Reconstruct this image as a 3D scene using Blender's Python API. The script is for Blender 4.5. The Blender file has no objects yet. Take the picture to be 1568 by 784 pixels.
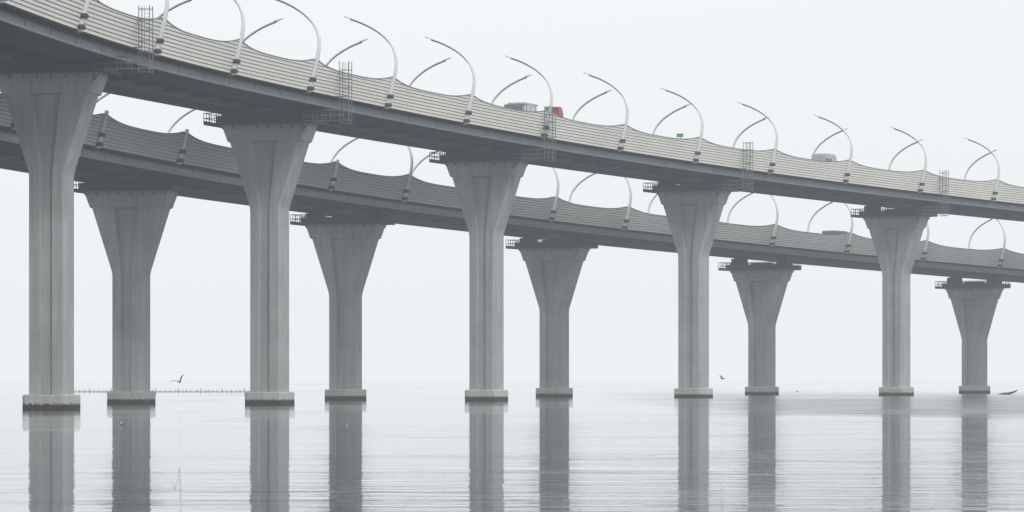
import bpy, bmesh, math, random
from mathutils import Vector, Matrix
random.seed(7)
S = bpy.context.scene
S.view_settings.view_transform = 'Standard'
S.view_settings.look = 'None'
S.view_settings.exposure = 0

# ------------------------------------------------------------------ materials
def new_mat(name):
    m = bpy.data.materials.new(name); m.use_nodes = True
    nt = m.node_tree
    return m, nt, nt.nodes["Principled BSDF"]

def simple_mat(name, col, rough=0.6, metal=0.0, var=0.15, scale=1.5):
    m, nt, b = new_mat(name)
    tc = nt.nodes.new("ShaderNodeTexCoord")
    n = nt.nodes.new("ShaderNodeTexNoise"); n.inputs["Scale"].default_value = scale
    n.inputs["Detail"].default_value = 6
    nt.links.new(tc.outputs["Object"], n.inputs["Vector"])
    r = nt.nodes.new("ShaderNodeMapRange")
    r.inputs["From Min"].default_value = 0.3; r.inputs["From Max"].default_value = 0.7
    r.inputs["To Min"].default_value = 1 - var; r.inputs["To Max"].default_value = 1 + var
    nt.links.new(n.outputs["Fac"], r.inputs["Value"])
    mx = nt.nodes.new("ShaderNodeVectorMath"); mx.operation = 'SCALE'
    mx.inputs[0].default_value = col
    nt.links.new(r.outputs["Result"], mx.inputs["Scale"])
    nt.links.new(mx.outputs[0], b.inputs["Base Color"])
    b.inputs["Roughness"].default_value = rough
    b.inputs["Metallic"].default_value = metal
    return m

def math_node(nt, op, a, b=None, c=None):
    n = nt.nodes.new("ShaderNodeMath"); n.operation = op
    for i, v in enumerate((a, b, c)):
        if v is None: continue
        if hasattr(v, "links"): nt.links.new(v, n.inputs[i])
        else: n.inputs[i].default_value = v
    return n.outputs[0]

def concrete_mat(name, col, wet=False):
    m, nt, b = new_mat(name)
    tc = nt.nodes.new("ShaderNodeTexCoord")
    sep = nt.nodes.new("ShaderNodeSeparateXYZ"); nt.links.new(tc.outputs["Object"], sep.inputs[0])
    oi = nt.nodes.new("ShaderNodeObjectInfo")
    add = nt.nodes.new("ShaderNodeVectorMath"); add.operation = 'ADD'
    nt.links.new(tc.outputs["Object"], add.inputs[0])
    rv = math_node(nt, 'MULTIPLY', oi.outputs["Random"], 60.0)
    cmb = nt.nodes.new("ShaderNodeCombineXYZ")
    for k in range(3): nt.links.new(rv, cmb.inputs[k])
    nt.links.new(cmb.outputs[0], add.inputs[1])
    def noise(scale, vs=(1, 1, 1), det=6):
        mp = nt.nodes.new("ShaderNodeMapping"); mp.inputs["Scale"].default_value = vs
        nt.links.new(add.outputs[0], mp.inputs[0])
        n = nt.nodes.new("ShaderNodeTexNoise"); n.inputs["Scale"].default_value = scale
        n.inputs["Detail"].default_value = det
        nt.links.new(mp.outputs[0], n.inputs["Vector"])
        return n.outputs["Fac"]
    a = noise(0.35); st = noise(1.6, (1.2, 1.2, 0.06)); fine = noise(5.0)
    v = math_node(nt, 'MULTIPLY_ADD', a, 0.5, 0.75)
    v = math_node(nt, 'MULTIPLY_ADD', st, 0.6, math_node(nt, 'SUBTRACT', v, 0.30))
    v = math_node(nt, 'MULTIPLY_ADD', fine, 0.2, math_node(nt, 'SUBTRACT', v, 0.10))
    zz = math_node(nt, 'DIVIDE', sep.outputs[2], 3.2)
    fl = math_node(nt, 'FLOOR', zz)
    wn = nt.nodes.new("ShaderNodeTexWhiteNoise"); wn.noise_dimensions = '1D'
    nt.links.new(math_node(nt, 'ADD', fl, rv), wn.inputs["W"])
    v = math_node(nt, 'MULTIPLY', v, math_node(nt, 'MULTIPLY_ADD', wn.outputs["Value"], 0.06, 0.97))
    fr = math_node(nt, 'FRACT', zz)
    ln = math_node(nt, 'LESS_THAN', fr, 0.015)
    v = math_node(nt, 'MULTIPLY', v, math_node(nt, 'MULTIPLY_ADD', ln, -0.14, 1.0))
    if wet:
        nz = math_node(nt, 'MULTIPLY_ADD', fine, 0.5, sep.outputs[2])
        mr = nt.nodes.new("ShaderNodeMapRange"); mr.interpolation_type = 'SMOOTHSTEP'
        mr.inputs["From Min"].default_value = 0.62; mr.inputs["From Max"].default_value = 0.86
        mr.inputs["To Min"].default_value = 0.04; mr.inputs["To Max"].default_value = 1.0
        nt.links.new(nz, mr.inputs["Value"])
        v = math_node(nt, 'MULTIPLY', v, mr.outputs["Result"])
    sc = nt.nodes.new("ShaderNodeVectorMath"); sc.operation = 'SCALE'
    sc.inputs[0].default_value = col
    nt.links.new(v, sc.inputs["Scale"]); nt.links.new(sc.outputs[0], b.inputs["Base Color"])
    b.inputs["Roughness"].default_value = 0.85
    bp = nt.nodes.new("ShaderNodeBump"); bp.inputs["Strength"].default_value = 0.3
    bp.inputs["Distance"].default_value = 0.05
    nt.links.new(fine, bp.inputs["Height"]); nt.links.new(bp.outputs[0], b.inputs["Normal"])
    return m

M_CONC = concrete_mat("pier_concrete", (0.375, 0.395, 0.40))
M_BASE = concrete_mat("pile_cap_concrete", (0.46, 0.465, 0.44), wet=True)
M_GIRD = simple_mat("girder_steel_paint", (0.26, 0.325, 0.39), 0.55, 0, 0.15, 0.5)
M_GIRD2 = simple_mat("underside_steel_shade", (0.030, 0.042, 0.058), 0.8, 0, 0.25, 0.6)  # near-black colour holds the shade below the deck
M_DARK = simple_mat("dark_steel", (0.035, 0.046, 0.06), 0.7, 0, 0.2, 1)
M_FENCE = simple_mat("fence_panel", (0.80, 0.775, 0.72), 0.5, 0, 0.05, 0.15)
M_FENCE2 = simple_mat("fence_panel_grey", (0.52, 0.52, 0.51), 0.5, 0, 0.07, 0.15)  # darker, greyer panels for the lower bridge
M_SLIT = simple_mat("fence_gap", (0.24, 0.245, 0.25), 0.7)
M_LAMP = simple_mat("lamp_mast_paint", (0.76, 0.79, 0.80), 0.4, 0, 0.06, 1)
M_LAMPD = simple_mat("lamp_strip", (0.12, 0.14, 0.16), 0.4, 0, 0.1, 1)
M_GALV = simple_mat("galvanised_steel", (0.17, 0.195, 0.215), 0.5, 0.3, 0.15, 2)
M_ASPH = simple_mat("asphalt", (0.05, 0.05, 0.052), 0.9, 0, 0.2, 2)
M_WHITE = simple_mat("white_paint", (0.6, 0.6, 0.59), 0.5, 0, 0.05, 2)
M_RED = simple_mat("red_paint", (0.42, 0.04, 0.03), 0.35, 0, 0.08, 2)
M_BLUE = simple_mat("blue_paint", (0.06, 0.16, 0.25), 0.4, 0, 0.1, 2)
M_GREEN = simple_mat("green_sign", (0.02, 0.30, 0.22), 0.4, 0, 0.05, 2)
M_GLASS = simple_mat("dark_glass", (0.02, 0.025, 0.03), 0.1, 0, 0.05, 2)
M_RUBBER = simple_mat("rubber", (0.02, 0.02, 0.02), 0.9, 0, 0.1, 2)
M_WOOD = simple_mat("wet_wood", (0.035, 0.033, 0.03), 0.7, 0, 0.3, 3)
M_GREY = simple_mat("grey_feather", (0.15, 0.16, 0.17), 0.8, 0, 0.1, 5)
M_VAN = simple_mat("silver_paint", (0.42, 0.44, 0.46), 0.4, 0, 0.1, 2)
M_BLACK = simple_mat("black_feather", (0.02, 0.02, 0.022), 0.8, 0, 0.1, 5)
M_WF = simple_mat("white_feather", (0.7, 0.7, 0.68), 0.8, 0, 0.05, 5)
M_BEAK = simple_mat("beak", (0.5, 0.3, 0.05), 0.5, 0, 0.05, 5)

# ------------------------------------------------------------------ mesh builder
class MB:
    def __init__(s): s.v = []; s.f = []; s.m = []; s.mats = []
    def mi(s, mat):
        if mat not in s.mats: s.mats.append(mat)
        return s.mats.index(mat)
    def add(s, vs, fs, mat):
        o = len(s.v); k = s.mi(mat)
        s.v += [tuple(p) for p in vs]
        for f in fs: s.f.append(tuple(i + o for i in f)); s.m.append(k)
    def box(s, c, size, mat, X=(1, 0, 0), Y=(0, 1, 0), Z=(0, 0, 1), taper=1.0):
        c = Vector(c); X = Vector(X); Y = Vector(Y); Z = Vector(Z)
        vs = []
        for k in (-1, 1):
            q = taper if k > 0 else 1.0
            for (i, j) in ((-1, -1), (1, -1), (1, 1), (-1, 1)):
                vs.append(c + X * (i * size[0] / 2 * q) + Y * (j * size[1] / 2 * q) + Z * (k * size[2] / 2))
        s.add(vs, [(3, 2, 1, 0), (4, 5, 6, 7), (0, 1, 5, 4), (1, 2, 6, 5), (2, 3, 7, 6), (3, 0, 4, 7)], mat)
    def tube(s, pts, rad, mat, n=6, squash=1.0, up=None):
        pts = [Vector(p) for p in pts]
        rads = rad if isinstance(rad, (list, tuple)) else [rad] * len(pts)
        vs = []; fs = []
        for i, p in enumerate(pts):
            d = (pts[min(i + 1, len(pts) - 1)] - pts[max(i - 1, 0)]).normalized()
            u = Vector(up) if up is not None else (Vector((0, 0, 1)) if abs(d.z) < 0.9 else Vector((1, 0, 0)))
            a = d.cross(u).normalized(); b = a.cross(d).normalized()
            for k in range(n):
                t = 2 * math.pi * (k + .5) / n
                vs.append(p + a * math.cos(t) * rads[i] * squash + b * math.sin(t) * rads[i])
        for i in range(len(pts) - 1):
            for k in range(n):
                k2 = (k + 1) % n
                fs.append((i * n + k, i * n + k2, (i + 1) * n + k2, (i + 1) * n + k))
        fs.append(tuple(range(n - 1, -1, -1))); fs.append(tuple((len(pts) - 1) * n + k for k in range(n)))
        s.add(vs, fs, mat)
    def loft(s, rings, mat, closed=True, cap=True):
        n = len(rings[0]); vs = [p for r in rings for p in r]; fs = []
        for i in range(len(rings) - 1):
            for k in range(n if closed else n - 1):
                k2 = (k + 1) % n
                fs.append((i * n + k, i * n + k2, (i + 1) * n + k2, (i + 1) * n + k))
        if cap and closed:
            fs.append(tuple(range(n - 1, -1, -1))); fs.append(tuple((len(rings) - 1) * n + k for k in range(n)))
        s.add(vs, fs, mat)
    def obj(s, name, parent=None, smooth=False):
        me = bpy.data.meshes.new(name); me.from_pydata(s.v, [], s.f)
        for m in s.mats: me.materials.append(m)
        me.polygons.foreach_set("material_index", s.m)
        if smooth: me.polygons.foreach_set("use_smooth", [True] * len(me.polygons))
        me.update()
        if name not in ("louvre_fence", "water"):
            bm = bmesh.new(); bm.from_mesh(me)
            bmesh.ops.recalc_face_normals(bm, faces=bm.faces)
            bm.to_mesh(me); bm.free()
        o = bpy.data.objects.new(name, me); S.collection.objects.link(o)
        if parent: o.parent = parent
        return o

def empty(name, loc=(0, 0, 0), rotz=0.0):
    e = bpy.data.objects.new(name, None); S.collection.objects.link(e)
    e.location = loc; e.rotation_euler = (0, 0, rotz); e.empty_display_size = 1
    return e

# ------------------------------------------------------------------ alignments
class Line:
    def __init__(s, pts, t0): s.p = [Vector(p) for p in pts]; s.t0 = t0
    def pos(s, t):
        u = t - s.t0; i = int(math.floor(u)); i = max(1, min(len(s.p) - 3, i)); f = u - i
        a, b, c, d = s.p[i - 1:i + 3]
        return 0.5 * ((2 * b) + (c - a) * f + (2 * a - 5 * b + 4 * c - d) * f * f + (3 * b - a - 3 * c + d) * f ** 3)
    def fr(s, t):
        d = s.pos(t + .01) - s.pos(t - .01); T = Vector((d.x, d.y, 0)).normalized()
        return s.pos(t), Vector((T.y, -T.x, 0)), T
    def at(s, t, off, dz=0, along=0):
        c, n, T = s.fr(t); return c + n * off + T * along + Vector((0, 0, dz))

FR = Line([(-56, 128, 28.7), (-52.5, 190, 29.0), (-46, 253, 29.3), (-37.8, 315, 29.5), (-23.55, 373, 29.7), (-2.86, 431, 29.4),
           (23.1, 488, 28.95), (54.4, 543, 28.35), (90, 596, 27.6), (131, 643, 26.7), (176, 686, 25.7)], -3)
BK = Line([(-64, 180, 24.0), (-59, 247, 23.9), (-51, 314, 23.7), (-37.7, 380, 23.4), (-19.3, 445, 23.06), (5.6, 508, 22.5),
           (36.8, 565, 21.5), (74.5, 618, 20.1), (117.5, 666, 18.4), (165, 708, 16.5), (216, 745, 14.4)], -3)

HW = 7.65
def sweep(mb, line, prof, t0, t1, n, mat, closed=True):
    rings = []
    for i in range(n + 1):
        t = t0 + (t1 - t0) * i / n
        c, nn, T = line.fr(t)
        rings.append([c + nn * o + Vector((0, 0, z)) for o, z in prof])
    mb.loft(rings, mat, closed)

ARC = [(0, -.25), (.25, .7), (.5, 1.66), (.7, 2.4), (.88, 3.1), (1.02, 4.0), (.98, 4.9), (.7, 5.75), (.3, 6.4), (-.45, 7.15), (-1.4, 7.8), (-2.6, 8.4), (-3.85, 8.85)]
def prof_off(z):
    for (a, b), (c, d) in zip(ARC, ARC[1:]):
        if z <= d: return a + (c - a) * (z - b) / (d - b)
    return ARC[-1][0]
def fence_h(t, ph, sp):
    u = ((t - ph) / sp) % 1.0
    return 2.2 + .70 * abs(2 * u - 1) ** 3.2

def build_bridge(line, sp, ph, fence_mat, t0, t1):
    root = empty("highway_bridge")
    n = int((t1 - t0) * 16)
    mb = MB()
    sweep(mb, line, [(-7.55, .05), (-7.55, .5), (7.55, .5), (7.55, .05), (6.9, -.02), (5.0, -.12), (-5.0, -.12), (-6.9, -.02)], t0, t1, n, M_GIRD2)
    mb.obj("deck_slab", root)
    mb = MB(); sweep(mb, line, [(-6.8, .51), (-6.8, .57), (6.8, .57), (6.8, .51)], t0, t1, n, M_ASPH); mb.obj("roadway", root)
    mb = MB()
    for o in (-6.2, 0.0, 6.2):
        sweep(mb, line, [(o - .07, .575), (o - .07, .58), (o + .07, .58), (o + .07, .575)], t0, t1, n, M_WHITE)
    mb.obj("lane_markings", root)
    mb = MB()
    for s in (-1, 1):
        sweep(mb, line, [(s * 6.85, .5), (s * 6.95, .9), (s * 7.0, 1.4), (s * 7.2, 1.4), (s * 7.25, .9), (s * 7.35, .5)], t0, t1, n, M_CONC)
    mb.obj("safety_barrier", root)
    mb = MB()
    for s in (-1, 1):
        sweep(mb, line, [(s * 6.5, -.13), (s * 6.5, -.91), (s * 6.7, -.91), (s * 6.7, -1.07), (s * 2.2, -1.07), (s * 2.2, -.95), (s * 2.4, -.95), (s * 2.4, -.13)], t0, t1, n, M_GIRD)
        sweep(mb, line, [(s * 6.45, -1.075), (s * 6.45, -1.09), (s * 2.3, -1.09), (s * 2.3, -1.075)], t0, t1, n, M_GIRD2)  # thin dark sheet paints the shade on the girder bottom
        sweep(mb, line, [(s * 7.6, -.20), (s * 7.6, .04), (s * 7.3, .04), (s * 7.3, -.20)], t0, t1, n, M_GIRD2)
        sweep(mb, line, [(s * 6.95, -.30), (s * 6.95, -.18), (s * 6.8, -.18), (s * 6.8, -.30)], t0, t1, n, M_DARK)
    k = t0 + .02
    while k < t1 - .02:
        c, nn, T = line.fr(k)
        mb.box(c + Vector((0, 0, -.5)), (4.4, .3, .7), M_GIRD2, nn, T)
        for s in (-1, 1):
            mb.box(c + nn * (s * 6.53) + Vector((0, 0, -.52)), (.06, .12, .76), M_GIRD, nn, T)
        k += 1 / 8
    mb.obj("box_girders", root)
    NS = 10; SH = 3.1 / NS
    steps = int((t1 - t0) * 54)
    for s in (-1, 1):
        mb = MB(); rows = []
        for j in range(NS):
            rows.append((-.1 + j * SH, .05)); rows.append((-.1 + (j + .85) * SH, .0)); rows.append((-.1 + (j + .87) * SH, -.05))
        rows.append((-.1 + NS * SH, .03))
        vs = []
        for i in range(steps + 1):
            t = t0 + (t1 - t0) * i / steps
            c, nn, T = line.fr(t); h = fence_h(t, ph, sp)
            for z, o in rows:
                zz = min(z, h)
                vs.append(c + nn * (s * (HW + prof_off(zz) + o)) + Vector((0, 0, zz)))
        R = len(rows)
        mb.v += [tuple(p) for p in vs]
        ka = mb.mi(fence_mat); kb = mb.mi(M_SLIT)
        for i in range(steps):
            for r in range(R - 1):
                q = (i * R + r, (i + 1) * R + r, (i + 1) * R + r + 1, i * R + r + 1)
                if (vs[q[0]] - vs[q[3]]).length < 1e-4 and (vs[q[1]] - vs[q[2]]).length < 1e-4: continue
                mb.f.append(q); mb.m.append(ka if r % 3 == 0 else kb)
        mb.obj("louvre_fence", root)
        mr = MB(); pts = []
        for i in range(steps + 1):
            t = t0 + (t1 - t0) * i / steps
            c, nn, T = line.fr(t); h = fence_h(t, ph, sp)
            pts.append(c + nn * (s * (HW + prof_off(h) + .02)) + Vector((0, 0, h + .03)))
        mr.tube(pts, .055, M_GALV, 4)
        k = ph + math.ceil((t0 - ph) / sp) * sp
        while k < t1:
            c, nn, T = line.fr(k); h = fence_h(k, ph, sp) - .02
            mr.tube([c + nn * (s * (HW + prof_off(z) - .12)) + Vector((0, 0, z)) for z in (0, h * .5, h)], .05, M_GALV, 4)
            k += sp / 8
        mr.obj("fence_rail", root)
    return root

build_bridge(FR, .38, .06, M_FENCE, -1.9, 6.2)
build_bridge(BK, .368, -.13, M_FENCE2, -1.9, 6.2)

def lamp(line, t, side, reach=1.0, arc=True):
    c, nn, T = line.fr(t); e = empty("street_lamp" if arc else "fence_bracket", c)
    def P(o, z): return nn * (side * (HW + o + .14)) + Vector((0, 0, z))
    mb = MB(); pts = []
    A = ARC if arc else ARC[:5]
    dense = []
    for i in range(len(A) - 1):
        a = A[max(i - 1, 0)]; b = A[i]; c2 = A[i + 1]; d = A[min(i + 2, len(A) - 1)]
        for f in (0, .33, .66):
            dense.append(tuple(0.5 * ((2 * b[k]) + (c2[k] - a[k]) * f + (2 * a[k] - 5 * b[k] + 4 * c2[k] - d[k]) * f * f + (3 * b[k] - a[k] - 3 * c2[k] + d[k]) * f ** 3) for k in (0, 1)))
    dense.append(A[-1])
    rad = []
    for (o, z) in dense:
        if o < .9 and z > 5: o = .9 + (o - .9) * reach
        pts.append(P(o, z)); rad.append(.29 - .19 * min(1, max(0, (z - .5) / 8)))
    mb.tube(pts, rad, M_LAMP, 8, .8, up=tuple(T))
    for z in (.1, .95):
        mb.box(P(prof_off(z) + .0, z), (.66, .74, .36), M_DARK, nn, T)
    mb.box(P(-.3, -.26), (.6, .36, .2), M_GALV, nn, T)
    if arc:
        i0 = int(len(pts) * .62)
        off = Vector((0, 0, -.13))
        mb.tube([p + off for p in pts[i0:]], .07, M_LAMPD, 5)
        d = (pts[-1] - pts[-2]).normalized()
        mb.box(pts[-1] + d * .2, (.9, .3, .14), M_LAMP, d, T, d.cross(T))
    mb.obj("mast", e, True)

k = -3
while .06 + .38 * k < 5.2:
    t = .06 + .38 * k
    lamp(FR, t, 1); lamp(FR, t, -1); k += 1
k = -2
while -.13 + .368 * k < 5.2:
    t = -.13 + .368 * k
    lamp(BK, t, 1, .68, arc=(t > .9)); lamp(BK, t + .27, -1, .9); k += 1

# ------------------------------------------------------------------ piers
def pier(line, t, dzt=0.0, ladder=True):
    c, nn, T = line.fr(t)
    ang = math.atan2(nn.y, nn.x)
    e = empty("bridge_pier", (c.x, c.y, 0), ang)
    zt = c.z - 2.55 + dzt
    zg = c.z - 1.09
    def sec(w, th, rw, rd, ch, z):
        a = w / 2; b = th / 2
        half = [(-a + ch, -b), (-rw - .12, -b), (-rw, -b + rd), (rw, -b + rd), (rw + .12, -b), (a - ch, -b), (a, -b + ch)]
        return [Vector((x, y, z)) for x, y in half] + [Vector((-x, -y, z)) for x, y in half]
    mb = MB()
    L = [(1.0, 3.4, 3.2, .42, .28, .28), (zt - 8.4, 3.4, 3.2, .42, .28, .28), (zt - 8.1, 3.48, 3.2, .43, .28, .28), (zt - 7.7, 3.72, 3.2, .45, .28, .3),
         (zt - 7.2, 4.1, 3.2, .52, .3, .32), (zt - 1.75, 8.0, 3.3, 1.15, .5, .5), (zt - 1.68, 8.05, 3.42, 1.15, .1, .3), (zt - .0, 9.3, 3.5, 1.2, .1, .3)]
    mb.loft([sec(w, th, rw, rd, ch, z) for z, w, th, rw, rd, ch in L], M_CONC)
    mb.obj("shaft", e)
    mb = MB()
    def rr(w, th, ch, z):
        a = w / 2; b = th / 2
        return [Vector(p) for p in ((-a + ch, -b, z), (a - ch, -b, z), (a, -b + ch, z), (a, b - ch, z), (a - ch, b, z), (-a + ch, b, z), (-a, b - ch, z), (-a, -b + ch, z))]
    mb.loft([rr(3.95, 3.8, .3, -3), rr(3.95, 3.8, .3, 1.14), rr(3.82, 3.67, .3, 1.24)], M_BASE)
    mb.obj("pile_cap", e)
    mb = MB()
    mb.box((0, 0, zt + .13), (9.1, 3.4, .24), M_GIRD2)  # dark slab adds to the painted shade band on the pier top
    hb = max(.3, zg - .3 - (zt + .25))
    for x in (-3.75, 3.75):
        mb.box((x, 0, zt + .25 + hb / 2), (1.7, 2.0, hb), M_DARK)
        mb.box((x, 0, zg - .15), (1.15, 1.3, .28), M_DARK)
    mb.box((0, 0, zt + .65), (3.0, 1.2, .8), M_DARK)
    mb.obj("bearings", e)
    mb = MB()
    x0, x1, y0, y1 = -5.9, 5.2, -2.5, 2.5
    zp = zt + .08
    for y in (y0 + .3, y1 - .3): mb.box(((x0 + x1) / 2, y, zp), (x1 - x0, .6, .1), M_DARK)
    for x in (x0 + .3, x1 - .3): mb.box((x, 0, zp), (.6, y1 - y0 - 1.2, .09), M_DARK)
    def rail(a, b, h=1.0, sp=.32, mat=M_DARK, mesh_shade=.3, rr_=.035):
        a = Vector(a); b = Vector(b); d = b - a; Ln = d.length; n = max(1, int(Ln / sp))
        for z in (h * .5, h): mb.tube([a + Vector((0, 0, z)), b + Vector((0, 0, z))], .045, mat, 4)
        if mesh_shade:  # dark panel stands in for mesh and the shade below the deck
            X = d.normalized(); mb.box((a + b) / 2 + Vector((0, 0, mesh_shade / 2 - .1)), (Ln, .03, mesh_shade + .1), mat, X, X.cross(Vector((0, 0, 1))))
        for i in range(n + 1):
            p = a + d * (i / n); mb.tube([p, p + Vector((0, 0, h))], rr_, mat, 4)
    rail((x0 + 1.3, y0, zp), (x1 - .4, y0, zp), mesh_shade=.7, sp=.26, rr_=.05); rail((x0, y0, zp), (x0 + 1.3, y0, zp), sp=.6, mesh_shade=.1)
    rail((x0 + 1.3, y1, zp), (x1, y1, zp), mesh_shade=.6); rail((x0, y0, zp), (x0, y1, zp), sp=.7); rail((x1, y0, zp), (x1, y1, zp), sp=.7)
    for i in range(8):
        x = -4.2 + i * 1.2
        for s in (-1, 1): mb.tube([(x, s * 1.75, zt - .45), (x, s * 2.45, zp)], .05, M_DARK, 4)
    Y0 = y0 - 1.1; Y1 = Y0 + .95; X0 = 8.45; X1 = 9.35
    if ladder:
        for y in (Y0 + .05, Y1 + .1): rail((x1 - .4, y, zp), (X0, y, zp), sp=.75, mat=M_GALV, mesh_shade=0)
        mb.box(((x1 + X1) / 2 - .2, (Y0 + Y1) / 2 + .07, zp - .002), (X1 - x1 + .4, 1.05, .06), M_GALV)
        mb.tube([(5.0, Y1, zp - .1), (3.9, -1.7, zt - .9)], .06, M_GALV, 4)
    mb.obj("inspection_platform", e)
    if ladder:
        lt = empty("access_ladder", (c.x, c.y, 0), ang)
        mb = MB()
        zb = zp - .3; ztop = c.z + 3.2
        for x in (X0, X1):
            for y in (Y0, Y1): mb.tube([(x, y, zb), (x, y, ztop)], .045, M_GALV, 4)
        z = zb
        while z < ztop + .01:
            for a, b in (((X0, Y0), (X1, Y0)), ((X1, Y0), (X1, Y1)), ((X1, Y1), (X0, Y1)), ((X0, Y1), (X0, Y0))):
                mb.tube([(a[0], a[1], z), (b[0], b[1], z)], .03, M_GALV, 4)
            z += .85
        z = zb
        while z < ztop:
            mb.tube([(X0 + .25, Y1 - .08, z), (X1 - .25, Y1 - .08, z)], .018, M_GALV, 4); z += .3
        for x in (X0 + .25, X1 - .25): mb.tube([(x, Y1 - .08, zb), (x, Y1 - .08, ztop)], .025, M_GALV, 4)
        mb.tube([(7.7, Y1, c.z - .1), (X0, Y1, c.z - .1)], .06, M_GALV, 4)
        mb.obj("ladder_tower", lt)

for t, dz in ((-1, .4), (0, .6), (1, .05), (2, 0), (3, -.1), (4, -.4), (5, -.5), (6, -.5)): pier(FR, t, dz)
for t, dz in ((-1, .3), (0, .25), (1, -.1), (2, -.2), (3, -.5), (4, -.55), (5, -.6), (6, -.6)): pier(BK, t, dz, ladder=False)

# ------------------------------------------------------------------ vehicles
def vroot(name, line, t, off):
    c, nn, T = line.fr(t); p = line.at(t, off, .58)
    return empty(name, p, math.atan2(T.y, T.x))
def wheels(mb, xs, w, r=.5):
    for x in xs:
        for y in (-w / 2 + .15, w / 2 - .15):
            mb.tube([(x, y - .14, r), (x, y + .14, r)], r, M_RUBBER, 14)
            mb.tube([(x, y - .16, r), (x, y + .16, r)], r * .45, M_GALV, 10)
def side_prism(mb, prof, w, mat):
    n = len(prof); vs = [(x, -w / 2, z) for x, z in prof] + [(x, w / 2, z) for x, z in prof]
    fs = [tuple(range(n)), tuple(range(2 * n - 1, n - 1, -1))] + [(i, (i + 1) % n, (i + 1) % n + n, i + n) for i in range(n)]
    mb.add(vs, fs, mat)

e = vroot("flatbed_truck", FR, 2.08, 4.0)
mb = MB()
side_prism(mb, [(4.9, .7), (6.3, .7), (6.35, 1.9), (6.2, 2.9), (6.0, 3.3), (5.6, 3.6), (4.9, 3.6)], 1.7, M_RED)
side_prism(mb, [(6.33, 2.0), (6.37, 2.0), (6.24, 2.8), (6.20, 2.8)], 1.4, M_GLASS)
for y in (-.86, .86): mb.box((5.7, y, 2.3), (.7, .02, .7), M_GLASS)
mb.box((4.88, 0, 3.3), (.06, 1.2, .3), M_GLASS)
mb.box((4.2, 0, .8), (4, .9, .3), M_DARK); mb.box((-1.4, 0, 1.15), (11.1, 2.2, .3), M_GALV)
mb.box((-6.7, 0, 2.2), (.12, 2.2, 1.9), M_GALV)
mb.box((-3.9, 0, 2.25), (3.6, 1.9, 1.9), M_WHITE); mb.box((-3.9, 0, 3.3), (4.2, 2.0, .18), M_VAN)
mb.box((-.6, 0, 1.9), (2.2, 1.6, 1.2), M_GALV, taper=.7)
for x in (-5.2, -3.9, -2.6): mb.box((x, 0, 2.27), (.1, 1.96, 1.86), M_GALV)
wheels(mb, (5.6, 3.4, -3.4, -4.7, -6.0), 2.2)
mb.obj("body", e)

def van(name, line, t, off, mat, L=6.0, H=2.9, W=2.1):
    e = vroot(name, line, t, off); mb = MB()
    side_prism(mb, [(-L / 2, .45), (L / 2, .45), (L / 2 + .05, 1.1), (L / 2 - .7, 1.45), (L / 2 - 1.3, H - .35), (L / 2 - 1.7, H - .05), (L / 2 - 2.2, H), (-L / 2 + .1, H), (-L / 2, H - .15)], W, mat)
    side_prism(mb, [(L / 2 - .70, 1.52), (L / 2 - .66, 1.52), (L / 2 - 1.24, H - .42), (L / 2 - 1.28, H - .42)], W - .3, M_GLASS)
    for y in (-W / 2 - .005, W / 2 + .005): mb.box((L / 2 - 1.8, y, 1.9), (.9, .02, .6), M_GLASS)
    for i in range(int(L - 3)):
        for y in (-W / 2 - .005, W / 2 + .005): mb.box((L / 2 - 3.2 - i, y, H - .95), (.8, .02, .6), M_GLASS)
    mb.box((-L / 2 - .01, 0, 2.0), (.02, W - .5, .6), M_GLASS)
    wheels(mb, (L / 2 - 1.1, -L / 2 + 1.2), W, .38)
    mb.obj("body", e)
van("delivery_van", FR, 3.55, 3.0, M_VAN, 5.0, 3.45, 1.9)
van("minibus", BK, 3.27, 3.2, M_BLUE, 6.0, 2.9, 1.9)

ang = math.atan2(FR.fr(3.16)[1].y, FR.fr(3.16)[1].x)
e = empty("road_sign", FR.at(3.16, -6.6, .5), ang)
mb = MB(); mb.tube([(0, 0, 0), (0, 0, 5.0)], .06, M_GALV, 6); mb.box((0, -.09, 4.8), (1.0, .04, .5), M_WHITE); mb.box((0, -.115, 4.8), (.9, .02, .4), M_GREEN)
mb.obj("panel", e)
e = empty("traffic_camera_pole", BK.at(.12, -5.5, .5), 0)
mb = MB(); mb.tube([(0, 0, 0), (0, 0, 5.9)], .05, M_GALV, 6); mb.tube([(-.7, 0, 4.7), (.7, 0, 4.7)], .04, M_GALV, 5)
for x in (-.65, 0, .65): mb.box((x, -.1, 4.9), (.26, .5, .24), M_GALV); mb.box((x, -.36, 4.9), (.18, .04, .16), M_GLASS)
mb.obj("pole", e)

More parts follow.
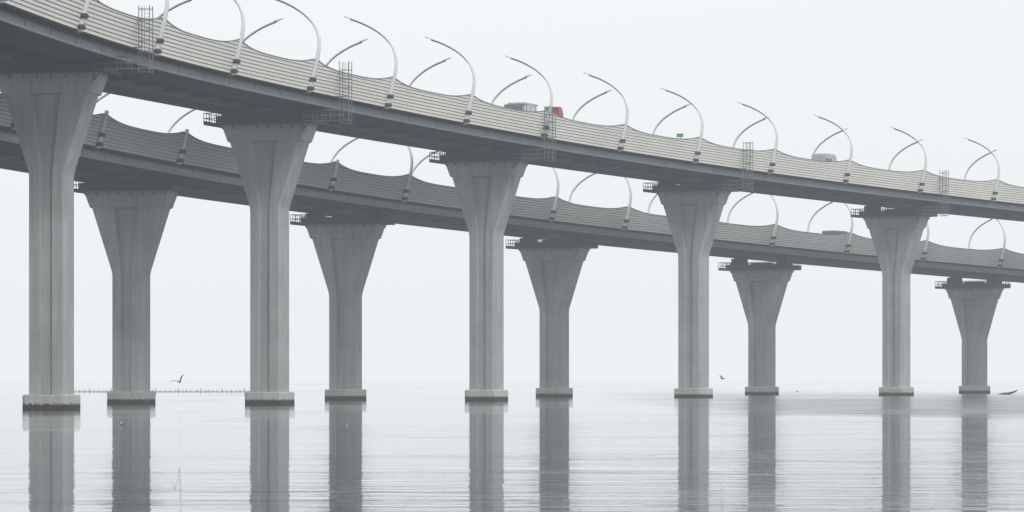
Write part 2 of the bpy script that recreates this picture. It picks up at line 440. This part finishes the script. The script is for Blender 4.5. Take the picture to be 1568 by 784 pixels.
# ------------------------------------------------------------------ birds
def rev(mb, prof, mat, n=10, sq=.85):
    rings = [[Vector((x, math.cos(2 * math.pi * k / n) * r * sq, z + math.sin(2 * math.pi * k / n) * r)) for k in range(n)] for x, z, r in prof]
    mb.loft(rings, mat)
def flying_gull(loc, rz, up=.35, roll=.2, sc=1.0):
    e = empty("flying_gull", loc, rz); e.rotation_euler = (roll, 0, rz); e.scale = (sc,) * 3
    mb = MB()
    rev(mb, [(-.26, .02, .012), (-.18, .015, .04), (-.05, 0, .075), (.08, 0, .08), (.18, .02, .05), (.24, .035, .045), (.29, .035, .03), (.30, .035, .015)], M_GREY)
    rev(mb, [(.295, .035, .014), (.34, .03, .01), (.36, .02, .003)], M_BEAK, 6)
    mb.loft([[Vector((-.22, y, .02)), Vector((-.22, y * .9, .03)), Vector((-.38, y * 2.6, .03)), Vector((-.38, y * 2.6, .02))] for y in (-.03, .03)], M_WF)
    for s in (-1, 1):
        secs = [(.04, .02, .24, 0), (.25, .10 + up * .25, .24, .03), (.42, .14 + up * .45, .2, .04), (.58, .12 + up * .55, .15, 0), (.72, .06 + up * .58, .03, -.12)]
        for i in range(len(secs) - 1):
            r = []
            for (y, z, ch, x) in secs[i:i + 2]:
                r.append([Vector((x + ch * .5, s * y, z)), Vector((x + ch * .2, s * y, z + .02)), Vector((x - ch * .5, s * y, z)), Vector((x + ch * .2, s * y, z - .01))])
            mb.loft(r, M_GREY if i < 1 else M_BLACK)
    mb.obj("bird", e)
flying_gull((-28.6, 330, 2.25), 1.1, .5, -.45, 1.0)
flying_gull((18.6, 340, 2.55), .4, .1, .35, .75)
def floating_gull(loc, rz, sc=1.0):
    e = empty("floating_gull", loc, rz); e.scale = (sc,) * 3; mb = MB()
    rev(mb, [(-.30, .13, .01), (-.2, .09, .05), (-.06, .06, .09), (.08, .06, .10), (.16, .09, .07), (.19, .15, .045), (.21, .2, .045), (.25, .21, .04), (.28, .205, .02)], M_WF)
    rev(mb, [(.27, .205, .015), (.32, .195, .008), (.34, .185, .003)], M_BEAK, 6)
    for s in (-1, 1):
        rings = []
        for x, z, r in ((.12, .08, .03), (.0, .1, .07), (-.15, .12, .05), (-.38, .16, .008)):
            rings.append([Vector((x, s * (.06 + r * .3) + math.cos(a) * r * .35, z + math.sin(a) * r)) for a in [k * math.pi / 3 for k in range(6)]])
        mb.loft(rings, M_GREY)
    mb.obj("bird", e, True)
floating_gull((-21.7, 214, -.02), 2.2, .8)
floating_gull((-9.3, 214, -.02), .3, .45)
floating_gull((52, 700, -.02), 2.8, 1.0)
e = empty("driftwood_log", (75.5, 585, 0), .15); mb = MB()
mb.tube([(-1.4, 0, -.05), (-.6, .05, .08), (.3, 0, .15), (1.1, -.05, .4), (1.7, 0, .75)], [.14, .2, .2, .14, .04], M_WOOD, 8)
mb.tube([(.2, 0, .15), (.5, .3, .25), (.7, .6, .2)], [.09, .06, .03], M_WOOD, 6)
mb.obj("log", e)
e = empty("fishing_net_stakes", (-63, 690, 0)); mb = MB()
for i in range(44):
    x = -17 + i * .8 + random.uniform(-.2, .2); y = random.uniform(-1, 1); h = random.uniform(.2, .42) if i % 5 else .65
    mb.tube([(x, y, -1), (x + random.uniform(-.05, .05), y, h)], [.08, .05], M_WOOD, 5)
for i in range(22):
    x = -17 + i * 1.6
    mb.tube([(x, 0, .14), (x + .8, .2, .08), (x + 1.6, 0, .14)], .07, M_WOOD, 4)
mb.obj("stakes", e)

# ------------------------------------------------------------------ water
mb = MB(); R = 6500
mb.add([(-R, -200, 0), (R, -200, 0), (R, 6500, 0), (-R, 6500, 0)], [(0, 1, 2, 3)], None)
m, nt, b = new_mat("water")
mb.mats = [m]; wo = mb.obj("water")
tc = nt.nodes.new("ShaderNodeTexCoord")
def wn(scale, vs, det=3, rough=.5, dist=0):
    mp = nt.nodes.new("ShaderNodeMapping"); mp.inputs["Scale"].default_value = vs
    nt.links.new(tc.outputs["Object"], mp.inputs[0])
    n = nt.nodes.new("ShaderNodeTexNoise"); n.inputs["Scale"].default_value = scale
    n.inputs["Detail"].default_value = det; n.inputs["Roughness"].default_value = rough; n.inputs["Distortion"].default_value = dist
    nt.links.new(mp.outputs[0], n.inputs["Vector"]); return n.outputs["Fac"]
def mrange(val, a, b2, c, d, smooth=True):
    r = nt.nodes.new("ShaderNodeMapRange")
    if smooth: r.interpolation_type = 'SMOOTHSTEP'
    for k, v in zip(("From Min", "From Max", "To Min", "To Max"), (a, b2, c, d)): r.inputs[k].default_value = v
    nt.links.new(val, r.inputs["Value"]); return r.outputs["Result"]
sep = nt.nodes.new("ShaderNodeSeparateXYZ"); nt.links.new(tc.outputs["Object"], sep.inputs[0])
patch = wn(.02, (1, .35, 1), 4, .6, .6)
patch2 = wn(.06, (.5, .3, 1), 5, .65, 1.0)
streak = wn(.09, (.35, 1, 1), 5, .7, .8)
wob = math_node(nt, 'MULTIPLY_ADD', patch2, 110.0, -55.0)
yy = math_node(nt, 'ADD', sep.outputs[1], wob)
band = math_node(nt, 'MULTIPLY', mrange(yy, 232, 285, 0, 1), mrange(yy, 480, 800, 1, 0))
xx = math_node(nt, 'ADD', sep.outputs[0], math_node(nt, 'MULTIPLY', wob, .2))
band = math_node(nt, 'MULTIPLY', band, mrange(xx, 5, 32, 0, 1))
band = math_node(nt, 'MULTIPLY', band, mrange(streak, .3, .65, .45, 1.0))
ruf = math_node(nt, 'MAXIMUM', band, mrange(math_node(nt, 'MULTIPLY', patch, math_node(nt, 'ADD', streak, .5)), .54, .74, 0, .6))
w1 = wn(1.3, (.4, 1, 1), 4, .6, .3)
w2 = wn(.22, (.4, 1, 1), 3, .5, .3)
w3 = wn(.55, (.16, 1, 1), 3, .55, .5)
calm = mrange(wn(.035, (.6, 1, 1), 3, .6, .5), .42, .66, 0.1, 1.0)
amp = math_node(nt, 'MULTIPLY_ADD', ruf, .05, .014)
hgt = math_node(nt, 'MULTIPLY', w1, amp)
hgt = math_node(nt, 'MULTIPLY_ADD', w2, .045, hgt)
hgt = math_node(nt, 'MULTIPLY_ADD', math_node(nt, 'MULTIPLY', w3, calm), .06, hgt)
bp = nt.nodes.new("ShaderNodeBump"); bp.inputs["Strength"].default_value = 1; bp.inputs["Distance"].default_value = 1.0
nt.links.new(hgt, bp.inputs["Height"]); nt.links.new(bp.outputs[0], b.inputs["Normal"])
nt.links.new(math_node(nt, 'MULTIPLY_ADD', ruf, .2, .005), b.inputs["Roughness"])
b.inputs["Base Color"].default_value = (.07, .09, .105, 1)
b.inputs["IOR"].default_value = 1.33

# ------------------------------------------------------------------ haze
mb = MB(); mb.box((0, 3000, 60), (15000, 9000, 180), None)
hm = bpy.data.materials.new("haze"); hm.use_nodes = True; nt = hm.node_tree; nt.nodes.clear()
out = nt.nodes.new("ShaderNodeOutputMaterial"); ab = nt.nodes.new("ShaderNodeVolumeAbsorption"); em = nt.nodes.new("ShaderNodeEmission"); ad = nt.nodes.new("ShaderNodeAddShader")
SG = .00026
ab.inputs["Color"].default_value = (0, 0, 0, 1); ab.inputs["Density"].default_value = SG
em.inputs["Color"].default_value = (.82, .87, .905, 1); em.inputs["Strength"].default_value = SG
nt.links.new(ab.outputs[0], ad.inputs[0]); nt.links.new(em.outputs[0], ad.inputs[1]); nt.links.new(ad.outputs[0], out.inputs["Volume"])
mb.mats = [hm]; mb.obj("haze")

# ------------------------------------------------------------------ world / sun / camera
W = bpy.data.worlds.new("World"); S.world = W; W.use_nodes = True; nt = W.node_tree
bg = nt.nodes["Background"]
sky = nt.nodes.new("ShaderNodeTexSky"); sky.sky_type = 'NISHITA'; sky.sun_disc = False
SE = math.radians(42); SR = math.radians(150)
sky.sun_elevation = SE; sky.sun_rotation = SR; sky.dust_density = 6; sky.air_density = 1.5
hs = nt.nodes.new("ShaderNodeHueSaturation"); hs.inputs["Saturation"].default_value = .25
nt.links.new(sky.outputs[0], hs.inputs["Color"])
tc = nt.nodes.new("ShaderNodeTexCoord"); n = nt.nodes.new("ShaderNodeTexNoise"); n.inputs["Scale"].default_value = 2.0; n.inputs["Detail"].default_value = 3
mp = nt.nodes.new("ShaderNodeMapping"); mp.inputs["Scale"].default_value = (1, 1, 3)
nt.links.new(tc.outputs["Generated"], mp.inputs[0]); nt.links.new(mp.outputs[0], n.inputs["Vector"])
cr = nt.nodes.new("ShaderNodeValToRGB")
cr.color_ramp.elements[0].position = .3; cr.color_ramp.elements[0].color = (.925, .955, .965, 1)
cr.color_ramp.elements[1].position = .7; cr.color_ramp.elements[1].color = (.985, 1, 1, 1)
nt.links.new(n.outputs["Fac"], cr.inputs[0])
sc = nt.nodes.new("ShaderNodeVectorMath"); sc.operation = 'SCALE'; sc.inputs["Scale"].default_value = 10.45
nt.links.new(cr.outputs[0], sc.inputs[0])
mx = nt.nodes.new("ShaderNodeMixRGB"); mx.inputs[0].default_value = .92
nt.links.new(hs.outputs[0], mx.inputs[1]); nt.links.new(sc.outputs[0], mx.inputs[2])
nt.links.new(mx.outputs[0], bg.inputs["Color"]); bg.inputs["Strength"].default_value = .1

sd = bpy.data.lights.new("sun", 'SUN'); sd.energy = 1.15; sd.angle = math.radians(15); sd.color = (1, .97, .93)
so = bpy.data.objects.new("sun", sd); S.collection.objects.link(so)
d = Vector((math.sin(SR) * math.cos(SE), math.cos(SR) * math.cos(SE), math.sin(SE)))
so.rotation_euler = d.to_track_quat('Z', 'Y').to_euler(); so.location = (0, 0, 100)

cd = bpy.data.cameras.new("camera"); co = bpy.data.objects.new("camera", cd); S.collection.objects.link(co)
co.location = (0, 0, 2.7); co.rotation_euler = (math.radians(90), 0, 0)
cd.sensor_width = 36; cd.lens = 36 * 5875 / 1568; cd.shift_y = 185 / 1568; cd.clip_end = 20000; cd.clip_start = 1
S.camera = co
